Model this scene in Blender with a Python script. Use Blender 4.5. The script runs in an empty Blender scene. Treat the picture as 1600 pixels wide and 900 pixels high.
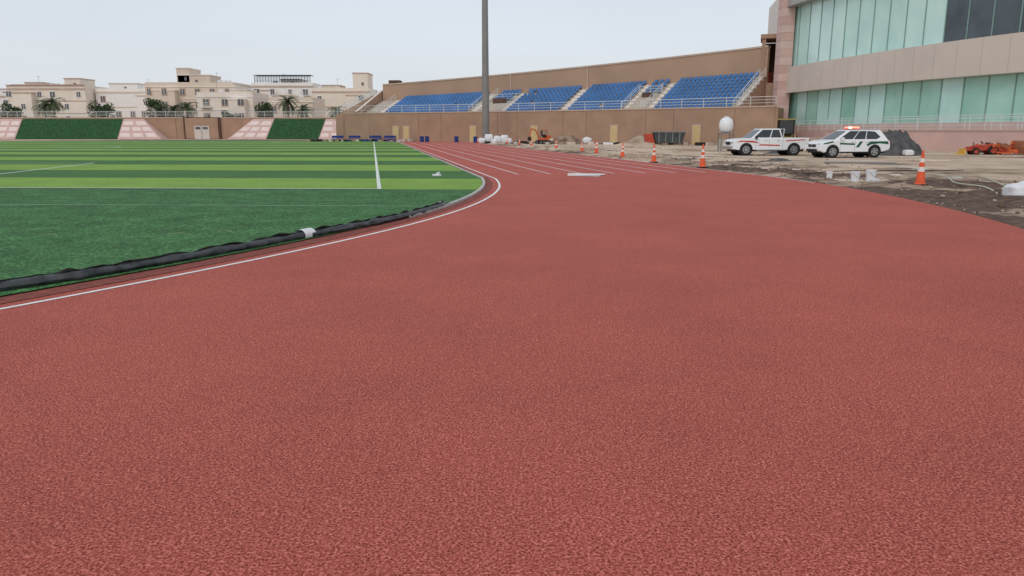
import bpy, math, random
from mathutils import Vector, Matrix, noise
random.seed(7)
R=random.Random(11)
scene=bpy.context.scene
def lin(c):
    c=c/255.0
    return c/12.92 if c<=0.04045 else ((c+0.055)/1.055)**2.4
def C(r,g,b,k=1.0): return (lin(r)*k,lin(g)*k,lin(b)*k,1)
# ---------------------------------------------------------------- materials
def mat(name,col,rough=0.8,var=0.12,scale=3.0,bump=0.0,bscale=40.0,metal=0.0,col2=None,emit=None,estr=0,spec=0.3,detail=4):
    m=bpy.data.materials.new(name); m.use_nodes=True
    nt=m.node_tree; b=nt.nodes['Principled BSDF']
    b.inputs['Roughness'].default_value=rough; b.inputs['Metallic'].default_value=metal
    b.inputs['Specular IOR Level'].default_value=spec
    tc=nt.nodes.new('ShaderNodeTexCoord')
    n=nt.nodes.new('ShaderNodeTexNoise'); n.inputs['Scale'].default_value=scale; n.inputs['Detail'].default_value=detail
    nt.links.new(tc.outputs['Object'],n.inputs['Vector'])
    r=nt.nodes.new('ShaderNodeValToRGB'); r.color_ramp.elements[0].position=0.3; r.color_ramp.elements[1].position=0.7
    c2=col2 if col2 else tuple(min(1,x*(1+var)) for x in col[:3])+(1,)
    c1=col if col2 else tuple(x*(1-var) for x in col[:3])+(1,)
    r.color_ramp.elements[0].color=c1; r.color_ramp.elements[1].color=c2
    nt.links.new(n.outputs['Fac'],r.inputs['Fac']); nt.links.new(r.outputs['Color'],b.inputs['Base Color'])
    if bump>0:
        n2=nt.nodes.new('ShaderNodeTexNoise'); n2.inputs['Scale'].default_value=bscale; n2.inputs['Detail'].default_value=5
        nt.links.new(tc.outputs['Object'],n2.inputs['Vector'])
        bp=nt.nodes.new('ShaderNodeBump'); bp.inputs['Strength'].default_value=0.8; bp.inputs['Distance'].default_value=bump
        nt.links.new(n2.outputs['Fac'],bp.inputs['Height']); nt.links.new(bp.outputs['Normal'],b.inputs['Normal'])
    if emit:
        b.inputs['Emission Color'].default_value=emit; b.inputs['Emission Strength'].default_value=estr
    return m
def grain_mat(name,dark,mid,light,fine=120,bumpd=0.004,big=0.6,rough=0.85,patch=0.25,spec=0.2,p=(.42,.62,.86)):
    m=bpy.data.materials.new(name); m.use_nodes=True
    nt=m.node_tree; b=nt.nodes['Principled BSDF']; L=nt.links.new
    b.inputs['Roughness'].default_value=rough; b.inputs['Specular IOR Level'].default_value=spec
    tc=nt.nodes.new('ShaderNodeTexCoord')
    n=nt.nodes.new('ShaderNodeTexNoise'); n.inputs['Scale'].default_value=fine; n.inputs['Detail'].default_value=3; n.inputs['Roughness'].default_value=0.7
    L(tc.outputs['Object'],n.inputs['Vector'])
    v=nt.nodes.new('ShaderNodeTexVoronoi'); v.inputs['Scale'].default_value=fine*1.3
    L(tc.outputs['Object'],v.inputs['Vector'])
    mx=nt.nodes.new('ShaderNodeMath'); mx.operation='MULTIPLY_ADD'; mx.inputs[1].default_value=0.28; 
    L(v.outputs['Distance'],mx.inputs[0]); L(n.outputs['Fac'],mx.inputs[2])
    r=nt.nodes.new('ShaderNodeValToRGB'); e=r.color_ramp.elements
    e[0].position=p[0]; e[0].color=dark; e[1].position=p[2]; e[1].color=light
    x=e.new(p[1]); x.color=mid
    L(mx.outputs[0],r.inputs['Fac'])
    n2=nt.nodes.new('ShaderNodeTexNoise'); n2.inputs['Scale'].default_value=big; n2.inputs['Detail'].default_value=8; n2.inputs['Roughness'].default_value=0.65
    L(tc.outputs['Object'],n2.inputs['Vector'])
    mr=nt.nodes.new('ShaderNodeMapRange'); mr.inputs['From Min'].default_value=0.3; mr.inputs['From Max'].default_value=0.7
    mr.inputs['To Min'].default_value=1-patch; mr.inputs['To Max'].default_value=1+patch
    L(n2.outputs['Fac'],mr.inputs['Value'])
    mul=nt.nodes.new('ShaderNodeVectorMath'); mul.operation='SCALE'
    L(r.outputs['Color'],mul.inputs[0]); L(mr.outputs['Result'],mul.inputs['Scale'])
    L(mul.outputs['Vector'],b.inputs['Base Color'])
    bp=nt.nodes.new('ShaderNodeBump'); bp.inputs['Strength'].default_value=1.0; bp.inputs['Distance'].default_value=bumpd
    L(mx.outputs[0],bp.inputs['Height']); L(bp.outputs['Normal'],b.inputs['Normal'])
    return m
M={}
M['track']=grain_mat('track_rubber',(.10,.015,.011,1),(.40,.078,.057,1),(.78,.26,.20,1),fine=82,bumpd=0.010,big=0.5,patch=0.10)
M['turfL']=grain_mat('turf_light',(.085,.17,.022,1),(.19,.34,.052,1),(.29,.45,.10,1),fine=30,bumpd=0.012,big=0.5,patch=0.14)
M['turfD']=grain_mat('turf_dark',(.02,.075,.018,1),(.052,.15,.036,1),(.095,.22,.06,1),fine=30,bumpd=0.012,big=0.5,patch=0.16)
M['turfE']=grain_mat('turf_end',(.010,.045,.011,1),(.036,.128,.038,1),(.13,.30,.105,1),fine=20,bumpd=0.02,big=1.3,patch=0.34)
M['line']=mat('line_paint',(.78,.78,.76,1),0.7,0.08,8,0.003,150)
M['turfline']=mat('turf_line',(.68,.72,.66,1),0.9,0.18,30,0.01,60)
M['seam']=mat('seam_line',(.30,.42,.30,1),0.9,0.2,10)
M['curb']=mat('curb_concrete',(.46,.44,.42,1),0.8,0.2,4,0.004,60)
M['strip']=mat('edge_strip_rubber',(.15,.048,.036,1),0.9,0.4,9,0.01,60,col2=(.30,.075,.055,1))
M['roll']=mat('roll_fabric',(.022,.026,.03,1),0.5,0.5,6,0.02,14,col2=(.085,.09,.095,1))
M['rollg']=mat('roll_fabric_grey',(.10,.11,.105,1),0.9,0.3,12,0.02,20,col2=(.22,.235,.22,1))
def sand_mat():
    m=bpy.data.materials.new('sandy_soil'); m.use_nodes=True
    nt=m.node_tree; b=nt.nodes['Principled BSDF']; L=nt.links.new
    b.inputs['Roughness'].default_value=0.95; b.inputs['Specular IOR Level'].default_value=0.1
    tc=nt.nodes.new('ShaderNodeTexCoord')
    def nz(s,d=6,w=0.6):
        n=nt.nodes.new('ShaderNodeTexNoise'); n.inputs['Scale'].default_value=s; n.inputs['Detail'].default_value=d; n.inputs['Roughness'].default_value=w
        L(tc.outputs['Object'],n.inputs['Vector']); return n
    a=nz(0.22); r=nt.nodes.new('ShaderNodeValToRGB'); e=r.color_ramp.elements
    e[0].position=0.34; e[0].color=(.27,.18,.125,1); e[1].position=0.62; e[1].color=(.70,.56,.43,1); k=e.new(0.45); k.color=(.52,.395,.295,1)
    L(a.outputs['Fac'],r.inputs['Fac'])
    f=nz(9,8,0.75); mr=nt.nodes.new('ShaderNodeMapRange'); mr.inputs['From Min'].default_value=.3; mr.inputs['From Max'].default_value=.7
    mr.inputs['To Min'].default_value=.72; mr.inputs['To Max'].default_value=1.2; L(f.outputs['Fac'],mr.inputs['Value'])
    s=nt.nodes.new('ShaderNodeVectorMath'); s.operation='SCALE'; L(r.outputs['Color'],s.inputs[0]); L(mr.outputs['Result'],s.inputs['Scale'])
    L(s.outputs['Vector'],b.inputs['Base Color'])
    bp=nt.nodes.new('ShaderNodeBump'); bp.inputs['Distance'].default_value=0.06; L(f.outputs['Fac'],bp.inputs['Height']); L(bp.outputs['Normal'],b.inputs['Normal'])
    return m
M['sand']=sand_mat()
M['soil']=mat('dark_soil',(.05,.03,.022,1),0.95,0.3,5,0.05,12,col2=(.18,.115,.08,1))
M['dirt']=mat('dug_soil',(.13,.082,.058,1),0.95,0.3,1.3,0.04,14,col2=(.46,.345,.25,1),detail=9)
M['rock']=mat('rubble_rock',(.28,.21,.155,1),0.9,0.3,2,0.02,14,col2=(.50,.40,.31,1))
M['wall']=mat('brown_render',C(162,132,112,1.08),0.9,0.10,0.5,0.01,8)
M['wall2']=mat('brown_render_upper',C(170,141,120,1.08),0.9,0.08,0.25,0.01,8)
M['walldk']=mat('brown_dark_and_shade',C(96,73,61),0.9,0.15,0.5)  # dark brown; also painted shade in the tower recess and vomitories
M['cap']=mat('wall_cap',C(188,166,150,1.05),0.8,0.08,1)
M['pink']=mat('pink_stone',C(196,164,156,1.1),0.8,0.1,0.6)
M['pinkl']=mat('pink_stone_light',C(222,202,196,1.05),0.8,0.06,1)
M['pinkm']=mat('pink_stone_mid',C(204,176,168,1.1),0.8,0.06,1)
M['green']=mat('green_panel',(.014,.055,.016,1),0.9,0.5,2.5,0.05,10,col2=(.035,.11,.04,1))
M['door']=mat('yellow_door',C(196,172,126,1.1),0.6,0.08,2)
M['gate']=mat('gate_metal',C(206,196,190),0.5,0.08,2)
M['conc']=mat('concrete',C(184,174,162,1.1),0.85,0.12,0.8,0.006,20)
M['step']=mat('white_steps',C(226,216,208,1.05),0.8,0.08,1)
M['seat']=mat('blue_plastic_seat',C(70,118,172,1.08),0.5,0.18,0.35,spec=0.35)
M['rail']=mat('white_rail',C(215,218,218),0.5,0.06,3)
M['steel']=mat('galvanised_steel',C(134,134,132),0.5,0.1,0.6,metal=0.2)
M['redrail']=mat('red_rail',C(150,50,45),0.6,0.1,2)
def glass(name,c1,c2,rough=0.12): return mat(name,c1,rough,0.1,0.35,col2=c2,spec=0.6)
M['glU']=glass('frosted_glass_upper',C(174,211,205,1.12),C(194,228,221,1.12))
M['glL']=glass('frosted_glass_lower',C(142,192,175,1.05),C(170,212,198,1.05))
M['glU2']=glass('frosted_glass_pale',C(184,218,213,1.12),C(202,231,226,1.12))
M['glD']=glass('dark_glass',C(50,60,68),C(84,98,106),0.06)
M['mull']=mat('mullion_metal',C(138,168,162),0.4,0.05,3,metal=0.2)
M['span']=mat('spandrel_metal',C(202,189,178,1.1),0.42,0.05,0.3,metal=0.1)
M['fascia']=mat('grey_fascia',C(168,166,164),0.45,0.05,0.5,metal=0.1)
M['roofm']=mat('roof_membrane',C(160,158,152),0.9,0.1,1)
M['cream1']=mat('cream_render',C(230,218,204,1.0),0.9,0.05,0.3)
M['cream2']=mat('beige_render',C(216,200,184,1.0),0.9,0.05,0.3)
M['cream3']=mat('white_render',C(236,231,226,1.0),0.9,0.05,0.3)
M['tan']=mat('tan_trim',C(194,172,156),0.9,0.1,0.6)
M['tile']=mat('roof_tile',C(172,128,112),0.8,0.15,2)
M['win']=mat('window_glass',C(96,95,98),0.15,0.3,1.2,spec=0.6)
M['dark']=mat('dark_void',C(46,42,40),0.8,0.1,1)
M['lattice']=mat('dark_lattice',C(62,66,74),0.6,0.1,1)
M['trunk']=mat('palm_trunk',(.13,.095,.065,1),0.95,0.3,6,0.05,9)
M['leaf']=mat('leaf_green',(.035,.065,.02,1),0.7,0.3,0.7,col2=(.085,.13,.045,1))
M['leafd']=mat('leaf_dark',(.022,.04,.018,1),0.7,0.3,0.8,col2=(.05,.08,.035,1))
M['palm']=mat('palm_leaf',(.06,.085,.045,1),0.7,0.3,0.5,col2=(.14,.17,.09,1))
M['orange']=mat('cone_orange',C(232,98,58),0.55,0.1,3)
M['refl']=mat('cone_band',C(232,226,220),0.4,0.05,3)
M['rubber']=mat('black_rubber',(.02,.02,.02,1),0.8,0.2,5)
M['white']=mat('white_car_paint',C(230,232,234),0.25,0.02,1,spec=0.5)
M['carglass']=mat('car_glass',(.018,.022,.026,1),0.08,0.3,1,spec=0.7)
M['chrome']=mat('chrome',(.55,.55,.56,1),0.25,0.05,3,metal=0.9)
M['rim']=mat('wheel_rim',(.36,.37,.38,1),0.35,0.1,3,metal=0.6)
M['lamp']=mat('headlamp_lens',(.65,.68,.7,1),0.1,0.1,3,spec=0.7)
M['tail']=mat('tail_lamp',(.35,.02,.02,1),0.2,0.1,3,spec=0.6)
M['pgreen']=mat('police_green',C(22,84,66),0.3,0.05,1)
M['pred']=mat('red_decal',C(190,44,34),0.4,0.05,1)
M['beacon']=mat('lit_beacon',(.9,.1,.05,1),0.3,0.05,1,emit=(1,.13,.08,1),estr=5)
M['beacon2']=mat('lit_beacon_core',(.9,.5,.4,1),0.3,0.05,1,emit=(1,.5,.36,1),estr=8)
M['tarp']=mat('dark_tarp',(.045,.045,.047,1),0.6,0.3,2,0.08,3,col2=(.12,.12,.12,1))
M['mach']=mat('machine_orange',C(205,100,56),0.6,0.2,2)
M['machb']=mat('machine_brown',C(150,94,64),0.6,0.2,2)
M['machy']=mat('machine_yellow',C(164,146,92),0.6,0.12,2)
M['machyy']=mat('bucket_yellow',C(214,168,60),0.6,0.12,2)
M['machr']=mat('machine_red',C(186,76,56),0.6,0.18,2)
M['blue']=mat('blue_plastic',C(34,60,130),0.5,0.1,2)
M['skip']=mat('skip_steel',C(68,74,74),0.6,0.3,1.5)
M['bag']=mat('white_sack',C(224,224,226),0.75,0.08,4,0.03,9)
M['board']=mat('pale_board',C(220,202,192),0.8,0.08,4)
M['string']=mat('pale_string',C(196,200,176),0.8,0.1,4)
M['tstring']=mat('turf_string',C(150,165,130),0.8,0.1,4)
M['barrier']=mat('cloth_debris',C(200,196,188),0.9,0.15,5)
# ---------------------------------------------------------------- mesh builder
class MB:
    def __init__(s): s.v=[];s.f=[];s.m=[];s.mats=[]
    def mi(s,k):
        if k not in s.mats: s.mats.append(k)
        return s.mats.index(k)
    def add(s,vs,fs,k):
        o=len(s.v); i=s.mi(k); s.v+= [tuple(p) for p in vs]
        for f in fs: s.f.append(tuple(o+a for a in f)); s.m.append(i)
    def box(s,c,d,k,rz=0,tilt=None):
        x,y,z=d[0]/2,d[1]/2,d[2]/2
        vs=[Vector((a*x,b*y,e*z)) for a in(-1,1) for b in(-1,1) for e in(-1,1)]
        m=Matrix.Rotation(rz,3,'Z')
        if tilt is not None: m=m@tilt
        c=Vector(c); vs=[m@p+c for p in vs]
        s.add(vs,[(0,1,3,2),(4,6,7,5),(0,4,5,1),(2,3,7,6),(0,2,6,4),(1,5,7,3)],k)
    def cyl(s,p0,p1,r0,r1,k,n=14,caps=True):
        p0=Vector(p0);p1=Vector(p1);d=(p1-p0).normalized()
        a=d.orthogonal().normalized();b=d.cross(a)
        vs=[]
        for p,r in((p0,r0),(p1,r1)):
            for i in range(n):
                t=2*math.pi*i/n; vs.append(p+a*math.cos(t)*r+b*math.sin(t)*r)
        fs=[(i,(i+1)%n,n+(i+1)%n,n+i) for i in range(n)]
        if caps: fs+=[tuple(range(n-1,-1,-1)),tuple(range(n,2*n))]
        s.add(vs,fs,k)
    def tube(s,pts,r,k,n=6,rf=None):
        pts=[Vector(p) for p in pts]; vs=[];N=len(pts)
        for i,p in enumerate(pts):
            d=(pts[min(i+1,N-1)]-pts[max(i-1,0)]).normalized()
            a=d.cross(Vector((0,0,1)))
            if a.length<1e-3: a=d.orthogonal()
            a.normalize(); b=a.cross(d)
            rr=rf(i) if rf else r
            for j in range(n):
                t=2*math.pi*j/n; vs.append(p+a*math.cos(t)*rr+b*math.sin(t)*rr)
        fs=[(i*n+j,i*n+(j+1)%n,(i+1)*n+(j+1)%n,(i+1)*n+j) for i in range(N-1) for j in range(n)]
        fs+=[tuple(range(n)),tuple(range((N-1)*n,N*n))]
        s.add(vs,fs,k)
    def prism(s,prof,y0,y1,k):
        n=len(prof); vs=[(x,y0,z) for x,z in prof]+[(x,y1,z) for x,z in prof]
        fs=[tuple(range(n)),tuple(range(2*n-1,n-1,-1))]+[(i,n+i,n+(i+1)%n,(i+1)%n) for i in range(n)]
        s.add(vs,fs,k)
    def grid(s,rows,k,mf=None):
        n=len(rows[0]); vs=[p for r in rows for p in r]
        o=len(s.v); s.v+=[tuple(p) for p in vs]
        for i in range(len(rows)-1):
            for j in range(n-1):
                s.f.append((o+i*n+j,o+i*n+j+1,o+(i+1)*n+j+1,o+(i+1)*n+j)); s.m.append(s.mi(mf(i,j) if mf else k))
    def vwall(s,poly,z0,z1,th,k):
        L=offs(poly,-th/2);Rr=offs(poly,th/2)
        rows=[]
        for a,b in zip(L,Rr):
            rows.append([(a[0],a[1],z0),(a[0],a[1],z1),(b[0],b[1],z1),(b[0],b[1],z0)])
        s.grid(rows,k)
        s.add(rows[0],[(0,1,2,3)],k); s.add(rows[-1],[(3,2,1,0)],k)
    def obj(s,name,parent=None,smooth=False,bevel=0,segs=2):
        me=bpy.data.meshes.new(name); me.from_pydata(s.v,[],s.f); 
        for k in s.mats: me.materials.append(M[k])
        me.polygons.foreach_set('material_index',s.m)
        if smooth: me.polygons.foreach_set('use_smooth',[True]*len(me.polygons))
        me.update()
        o=bpy.data.objects.new(name,me); scene.collection.objects.link(o)
        if parent: o.parent=parent
        if bevel>0:
            b=o.modifiers.new('bevel','BEVEL'); b.width=bevel; b.segments=segs; b.limit_method='ANGLE'; b.angle_limit=math.radians(30)
            b.harden_normals=False
        return o
def recalc(o):
    import bmesh
    bm=bmesh.new(); bm.from_mesh(o.data); bmesh.ops.recalc_face_normals(bm,faces=bm.faces); bm.to_mesh(o.data); bm.free()
def empty(name,loc=(0,0,0),rz=0):
    e=bpy.data.objects.new(name,None); e.location=loc; e.rotation_euler=(0,0,rz); e.empty_display_size=0.5
    scene.collection.objects.link(e); return e
def cr(pts,n):
    out=[]
    P=[pts[0]]+list(pts)+[pts[-1]]
    for i in range(1,len(P)-2):
        p0,p1,p2,p3=[Vector((*q,0)) if len(q)==2 else Vector(q) for q in P[i-1:i+3]]
        for j in range(n):
            t=j/n
            out.append(0.5*((2*p1)+(p2-p0)*t+(2*p0-5*p1+4*p2-p3)*t*t+(3*p1-p0-3*p2+p3)*t**3))
    out.append(Vector((*pts[-1],0)) if len(pts[-1])==2 else Vector(pts[-1]))
    return [tuple(p) for p in out]
def offs(poly,d,closed=False):
    out=[];n=len(poly)
    for i in range(n):
        if closed: a=poly[i-1];b=poly[(i+1)%n]
        else: a=poly[max(i-1,0)];b=poly[min(i+1,n-1)]
        tx,ty=b[0]-a[0],b[1]-a[1]; l=math.hypot(tx,ty) or 1
        out.append((poly[i][0]+ty/l*d,poly[i][1]-tx/l*d))
    return out
def resample(pl,step):
    out=[pl[0]];acc=0
    for a,b in zip(pl[:-1],pl[1:]):
        L=math.dist(a,b); 
        pos=step-acc
        while pos<=L:
            f=pos/L; out.append((a[0]+(b[0]-a[0])*f,a[1]+(b[1]-a[1])*f)); pos+=step
        acc=(acc+L)%step
    return out
def smooth(pl,it):
    pl=list(pl)
    for _ in range(it):
        pl=[pl[0]]+[((a[0]+2*b[0]+c[0])/4,(a[1]+2*b[1]+c[1])/4) for a,b,c in zip(pl[:-2],pl[1:-1],pl[2:])]+[pl[-1]]
    return pl
# ---------------------------------------------------------------- track geometry (metres)
d=Vector((-.177,.984)); nL=Vector((-.984,-.177))
near=[(-84,70),(-78,40),(-73.5,18),(-70,3),(-63,-6),(-52,-12),(-39,-14.5),(-27,-12.5),(-17,-7.5),(-9.8,-.9),(-6.75,3.0),(-4.52,6.5),(-4.08,7.29),(-3.52,8.35),(-2.86,9.75),(-2.24,11.2),(-1.68,12.7),(-1.17,14.3),(-.72,16.4),(-.40,19.2),(-.27,22.4),(-.55,25.5)]
npl=smooth(resample([(p[0],p[1]) for p in cr(near,8)],.8),14)
S0=Vector((-.55,25.5)); npl=[p for p in npl if not(p[1]>24.9 and p[0]>-5)]+[tuple(S0)]
straight=[tuple(S0+d*(i*3)) for i in range(1,28)]
T=Vector(straight[-1]); Cc=T+nL*36.5
bend=[]
for i in range(1,41):
    a=math.pi*i/40
    bend.append(tuple(Cc-nL*36.5*math.cos(a)+d*36.5*math.sin(a)))
inner=npl+straight+bend
iS=len(npl)
iN=min(range(iS),key=lambda i:math.dist(npl[i],(-20,-9)))
iQ=min(range(iS),key=lambda i:math.dist(npl[i],(-1.4,13.6)))
outer=offs(inner,9.76)
def ring(name,pa,pb,z,k,mb=None,drop=0):
    m=mb or MB()
    rows=[[(a[0],a[1],z),(b[0],b[1],z)] for a,b in zip(pa,pb)]
    m.grid(rows,k)
    if drop:
        m.grid([[(b[0],b[1],z),(b[0],b[1],z-drop)] for b in pb],k)
    return m if mb else m.obj(name)
g=MB(); g.add([(-900,-500,-.05),(900,-500,-.05),(900,1500,-.05),(-900,1500,-.05)],[(0,1,2,3)],'sand'); g.obj('ground')
clo=inner+[inner[0]]
tr=MB(); ring('',offs(clo,-.75),offs(clo,9.76),0,'track',tr,drop=.05); tr.obj('running_track')
wl=MB()
ring('',offs(inner,-.03),offs(inner,.03),.004,'line',wl)
for i in range(1,9):
    o=1.22*i
    pl=offs([tuple(S0+d*2.4)]+straight+bend,o)
    if i==8: pl=offs(outer[iS-4:],-.06)
    ring('',offs(pl,-.03),offs(pl,.03),.004,'line',wl)
wl.obj('track_lane_lines')
st=MB(); ring('',offs(clo,-.72),offs(clo,-.20),.006,'strip',st); st.obj('track_edge_strip')
turfpoly=offs(clo,-.5)
tf=MB(); tf.add([(p[0],p[1],.02) for p in turfpoly],[tuple(range(len(turfpoly)))],'turfE'); 
def xr(Y):
    xs=[]
    n=len(turfpoly)
    for i in range(n-1):
        (x0,y0),(x1,y1)=turfpoly[i],turfpoly[i+1]
        if (y0-Y)*(y1-Y)<=0 and y0!=y1: xs.append(x0+(x1-x0)*(Y-y0)/(y1-y0))
    return (min(xs)+1.5,max(xs)) if len(xs)>1 else ((min(xs)-60),max(xs))
SL=-.045
bounds=[20.5,25.2,30.2]+[30.2+5.1*i for i in range(1,18)]
for i in range(len(bounds)-1):
    a,b=bounds[i],bounds[i+1]; rows=[]
    for j in range(9):
        Y=a+(b-a)*j/8
        x0,x1=xr(min(Y,131)); x0=max(x0,-84)
        if Y<92: x0=-66-(Y-20)*.17
        rows.append([(x0,Y+SL*(x0+4),.024),(x1,Y+SL*(x1+4),.024)])
    tf.grid(rows,'turfL' if i%2==0 else 'turfD')
def lineq(p,q,w,k='turfline',z=.03):
    p=Vector(p);q=Vector(q);t=(q-p).normalized();n=Vector((-t.y,t.x))*w/2
    tf.add([(*(p-n),z),(*(q-n),z),(*(q+n),z),(*(p+n),z)],[(0,1,2,3)],k)
c0=Vector((-3.56,20.5)); td=d; ad=Vector((-1,-SL)).normalized()
far=c0+td*100
lineq(c0,far,.11); lineq(c0+Vector((.05,0)),c0+ad*68,.11,z=.034); lineq(far,far+ad*68,.12,z=.034)
lineq(c0+td*50,c0+td*50+ad*68,.12,z=.034)
def boxl(base,sg,off,dep):
    a=base+ad*off; b=a+td*dep*sg; c2=base+ad*(68-off)
    lineq(a,b,.12); lineq(b,c2+td*dep*sg,.12,z=.034); lineq(c2,c2+td*dep*sg,.12)
boxl(c0,1,13.84,16.5); boxl(c0,1,24.8,5.5); boxl(far,-1,13.84,16.5); boxl(far,-1,24.8,5.5)
cc=c0+td*50+ad*34
arc=[(cc.x+9.15*math.cos(t),cc.y+9.15*math.sin(t)) for t in [2*math.pi*i/64 for i in range(65)]]
ring('',offs(arc,-.06),offs(arc,.06),.038,'turfline',tf)
lineq((-1.75,15.75),(-60,18.2),.06,'seam'); 
tf.obj('football_pitch')
kb=MB()
ks=inner[iQ:]
a=offs(ks,-.50);b=offs(ks,-.42)
kb.grid([[(p[0],p[1],0),(p[0],p[1],.055),(q[0],q[1],.055),(q[0],q[1],0)] for p,q in zip(a,b)],'curb'); kb.obj('track_kerb')
# rolled turf edge
rp=cr([(-16.5,-5.9,.05),(-9.9,1.0,.05),(-6.8,4.8,.05),(-5.0,7.28,.05),(-4.3,8.4,.05),(-3.46,10.14,.05),(-2.62,12.0,.05),(-2.05,13.4,.05),(-1.60,15.0,.045),(-1.38,16.2,.035)],22)
ra=MB()
rows=[];N=14
for i,p in enumerate(rp):
    q=rp[min(i+1,len(rp)-1)];o=rp[max(i-1,0)]
    t=Vector((q[0]-o[0],q[1]-o[1],0)).normalized(); n=Vector((t.y,-t.x,0))
    wv=noise.noise(Vector((i*.24,0,3)))
    row=[]
    for j in range(N+1):
        an=2*math.pi*j/N
        r=.052*(1+.35*noise.noise(Vector((i*.33,math.cos(an)*1.3,math.sin(an)*1.3)))+.2*noise.noise(Vector((i*.9,math.cos(an)*2,math.sin(an)*2))))
        if i>len(rp)-10: r*=.75
        P=Vector(p)+n*(math.cos(an)*r*1.3+.03*wv)+Vector((0,0,math.sin(an)*r+.008))
        row.append(tuple(P))
    rows.append(row)
ra.grid(rows,'roll')
rows=[]
for i,p in enumerate(rp[:-6]):
    q=rp[min(i+1,len(rp)-1)];o=rp[max(i-1,0)]
    t=Vector((q[0]-o[0],q[1]-o[1],0)).normalized(); n=Vector((t.y,-t.x,0))
    w=.19+.15*noise.noise(Vector((i*.21,7,0)))+.08*noise.noise(Vector((i*.6,2,0)))
    hp=.095+.04*noise.noise(Vector((i*.30,12,0)))
    row=[]
    for j in range(8):
        f=j/7
        z=hp*(1-f)**1.1+.035+.04*noise.noise(Vector((i*.45,f*4,1)))*math.sin(f*math.pi)
        if j==7: z=.025
        row.append(tuple(Vector((p[0],p[1],0))-n*(-.01+w*f)+Vector((0,0,max(z,.026)))))
    rows.append(row)
ra.grid(rows,'rollg')
ra.obj('rolled_fabric_edge',smooth=True)
tp=MB(); rows=[]
for q in (Vector((-3.08,11.0)),Vector((-2.98,11.22))):
    t=Vector((.43,.9,0)).normalized(); n=Vector((t.y,-t.x,0))
    rows.append([tuple(Vector((q.x,q.y,.06))+n*(math.cos(a)*.11-.02)+Vector((0,0,math.sin(a)*.085))) for a in [math.pi*(k/8) for k in range(-1,10)]])
tp.grid(rows,'bag'); tp.obj('white_tape',smooth=True)
for (x,y,w) in [(-6.9,11.2,.16),(-5.0,11.3,.22),(-4.4,11.6,.2)]:
    s=MB(); a0=R.uniform(-.6,.6)
    s.tube([(x+math.cos(a0)*w*(t-.5)*1.6,y+math.sin(a0)*w*(t-.5)+.16*math.sin(t*3.1+a0),.032+.01*math.sin(t*6)) for t in [i/10 for i in range(11)]],.0045,'tstring',5); s.obj('loose_string')
s=MB(); s.box((-2.6,26.5,.06),(.28,.2,.07),'bag',.4); s.cyl((-2.6,26.5,.09),(-2.5,26.55,.16),.05,.02,'bag'); s.obj('plastic_scrap',bevel=.02)
s=MB(); s.add([(1.95,27.0,.012),(3.0,26.6,.012),(3.5,28.3,.012),(2.1,28.8,.012)],[(0,1,2,3)],'board'); s.add([(2.3,27.1,.018),(3.3,27.3,.03),(3.2,28.0,.02),(2.2,27.9,.018)],[(0,1,2,3)],'bag'); s.obj('flat_board')
# dug soil beside track
ds=MB(); rows=[]
offl=[0,.06,.14,.22,.32,.45,.6,.8,1.0,1.2,1.45,1.7,2,2.3,2.6,3,3.4,3.8,4.3,4.8,5.4,6,7,8,9.5,11]
isec=inner[iN:iS+27]; o1=offs(isec,9.76); o2=offs(isec,10.76)
fine=[]
for i in range(len(isec)-1):
    L=math.dist(o1[i],o1[i+1]); k=max(1,int(L/.22))
    if o1[i][1]>50: k=max(1,int(L/.6))
    for j in range(k):
        f=j/k
        p=(o1[i][0]*(1-f)+o1[i+1][0]*f,o1[i][1]*(1-f)+o1[i+1][1]*f)
        q=(o2[i][0]*(1-f)+o2[i+1][0]*f,o2[i][1]*(1-f)+o2[i+1][1]*f)
        fine.append((p,(q[0]-p[0],q[1]-p[1])))
def dz(x,y,o):
    A=min(1,o/1.2)*max(0,1-(o/11)**2)
    h=.10*noise.noise(Vector((x*.5,y*.5,0)))+.08*noise.noise(Vector((x*1.7,y*1.7,4)))+.05*abs(noise.noise(Vector((x*4.5,y*4.5,9))))+.03*noise.noise(Vector((x*11,y*11,2)))
    return -.045+max(0,A*(h+.05))+ (-.02 if o>10.9 else 0)
for p,n in fine:
    row=[]
    e=.10*noise.noise(Vector((p[0]*1.5,p[1]*1.5,5)))
    for o in offl:
        oo=o+(e if .1<o<1 else 0)
        x,y=p[0]+n[0]*oo,p[1]+n[1]*oo
        row.append((x,y,dz(x,y,o)))
    rows.append(row)
def mf(i,j):
    p,n=fine[i]; x,y=p[0]+n[0]*offl[j],p[1]+n[1]*offl[j]
    v=noise.noise(Vector((x*.35,y*.35,8)))+.25*noise.noise(Vector((x*1.6,y*1.6,8)))-.07*offl[j]+ (.38 if y<24 else (.18 if y<40 else -.12))
    return 'soil' if v>.12 else ('dirt' if v>-.22 else 'sand')
ds.grid(rows,'dirt',mf); ds.obj('dug_soil',smooth=False)
rb=MB()
def rock(mb,x,y,z,s,k):
    vs=[];n=6
    for iz,(zz,rr) in enumerate([(-.4,.5),(0,1),(.45,.7)]):
        for j in range(n):
            a=2*math.pi*j/n; r=s*rr*R.uniform(.6,1.15); vs.append((x+math.cos(a)*r,y+math.sin(a)*r,z+zz*s))
    vs.append((x,y,z+.65*s))
    fs=[(a*n+j,a*n+(j+1)%n,(a+1)*n+(j+1)%n,(a+1)*n+j) for a in range(2) for j in range(n)]+[(2*n+j,2*n+(j+1)%n,3*n) for j in range(n)]
    mb.add(vs,fs,k)
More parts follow.
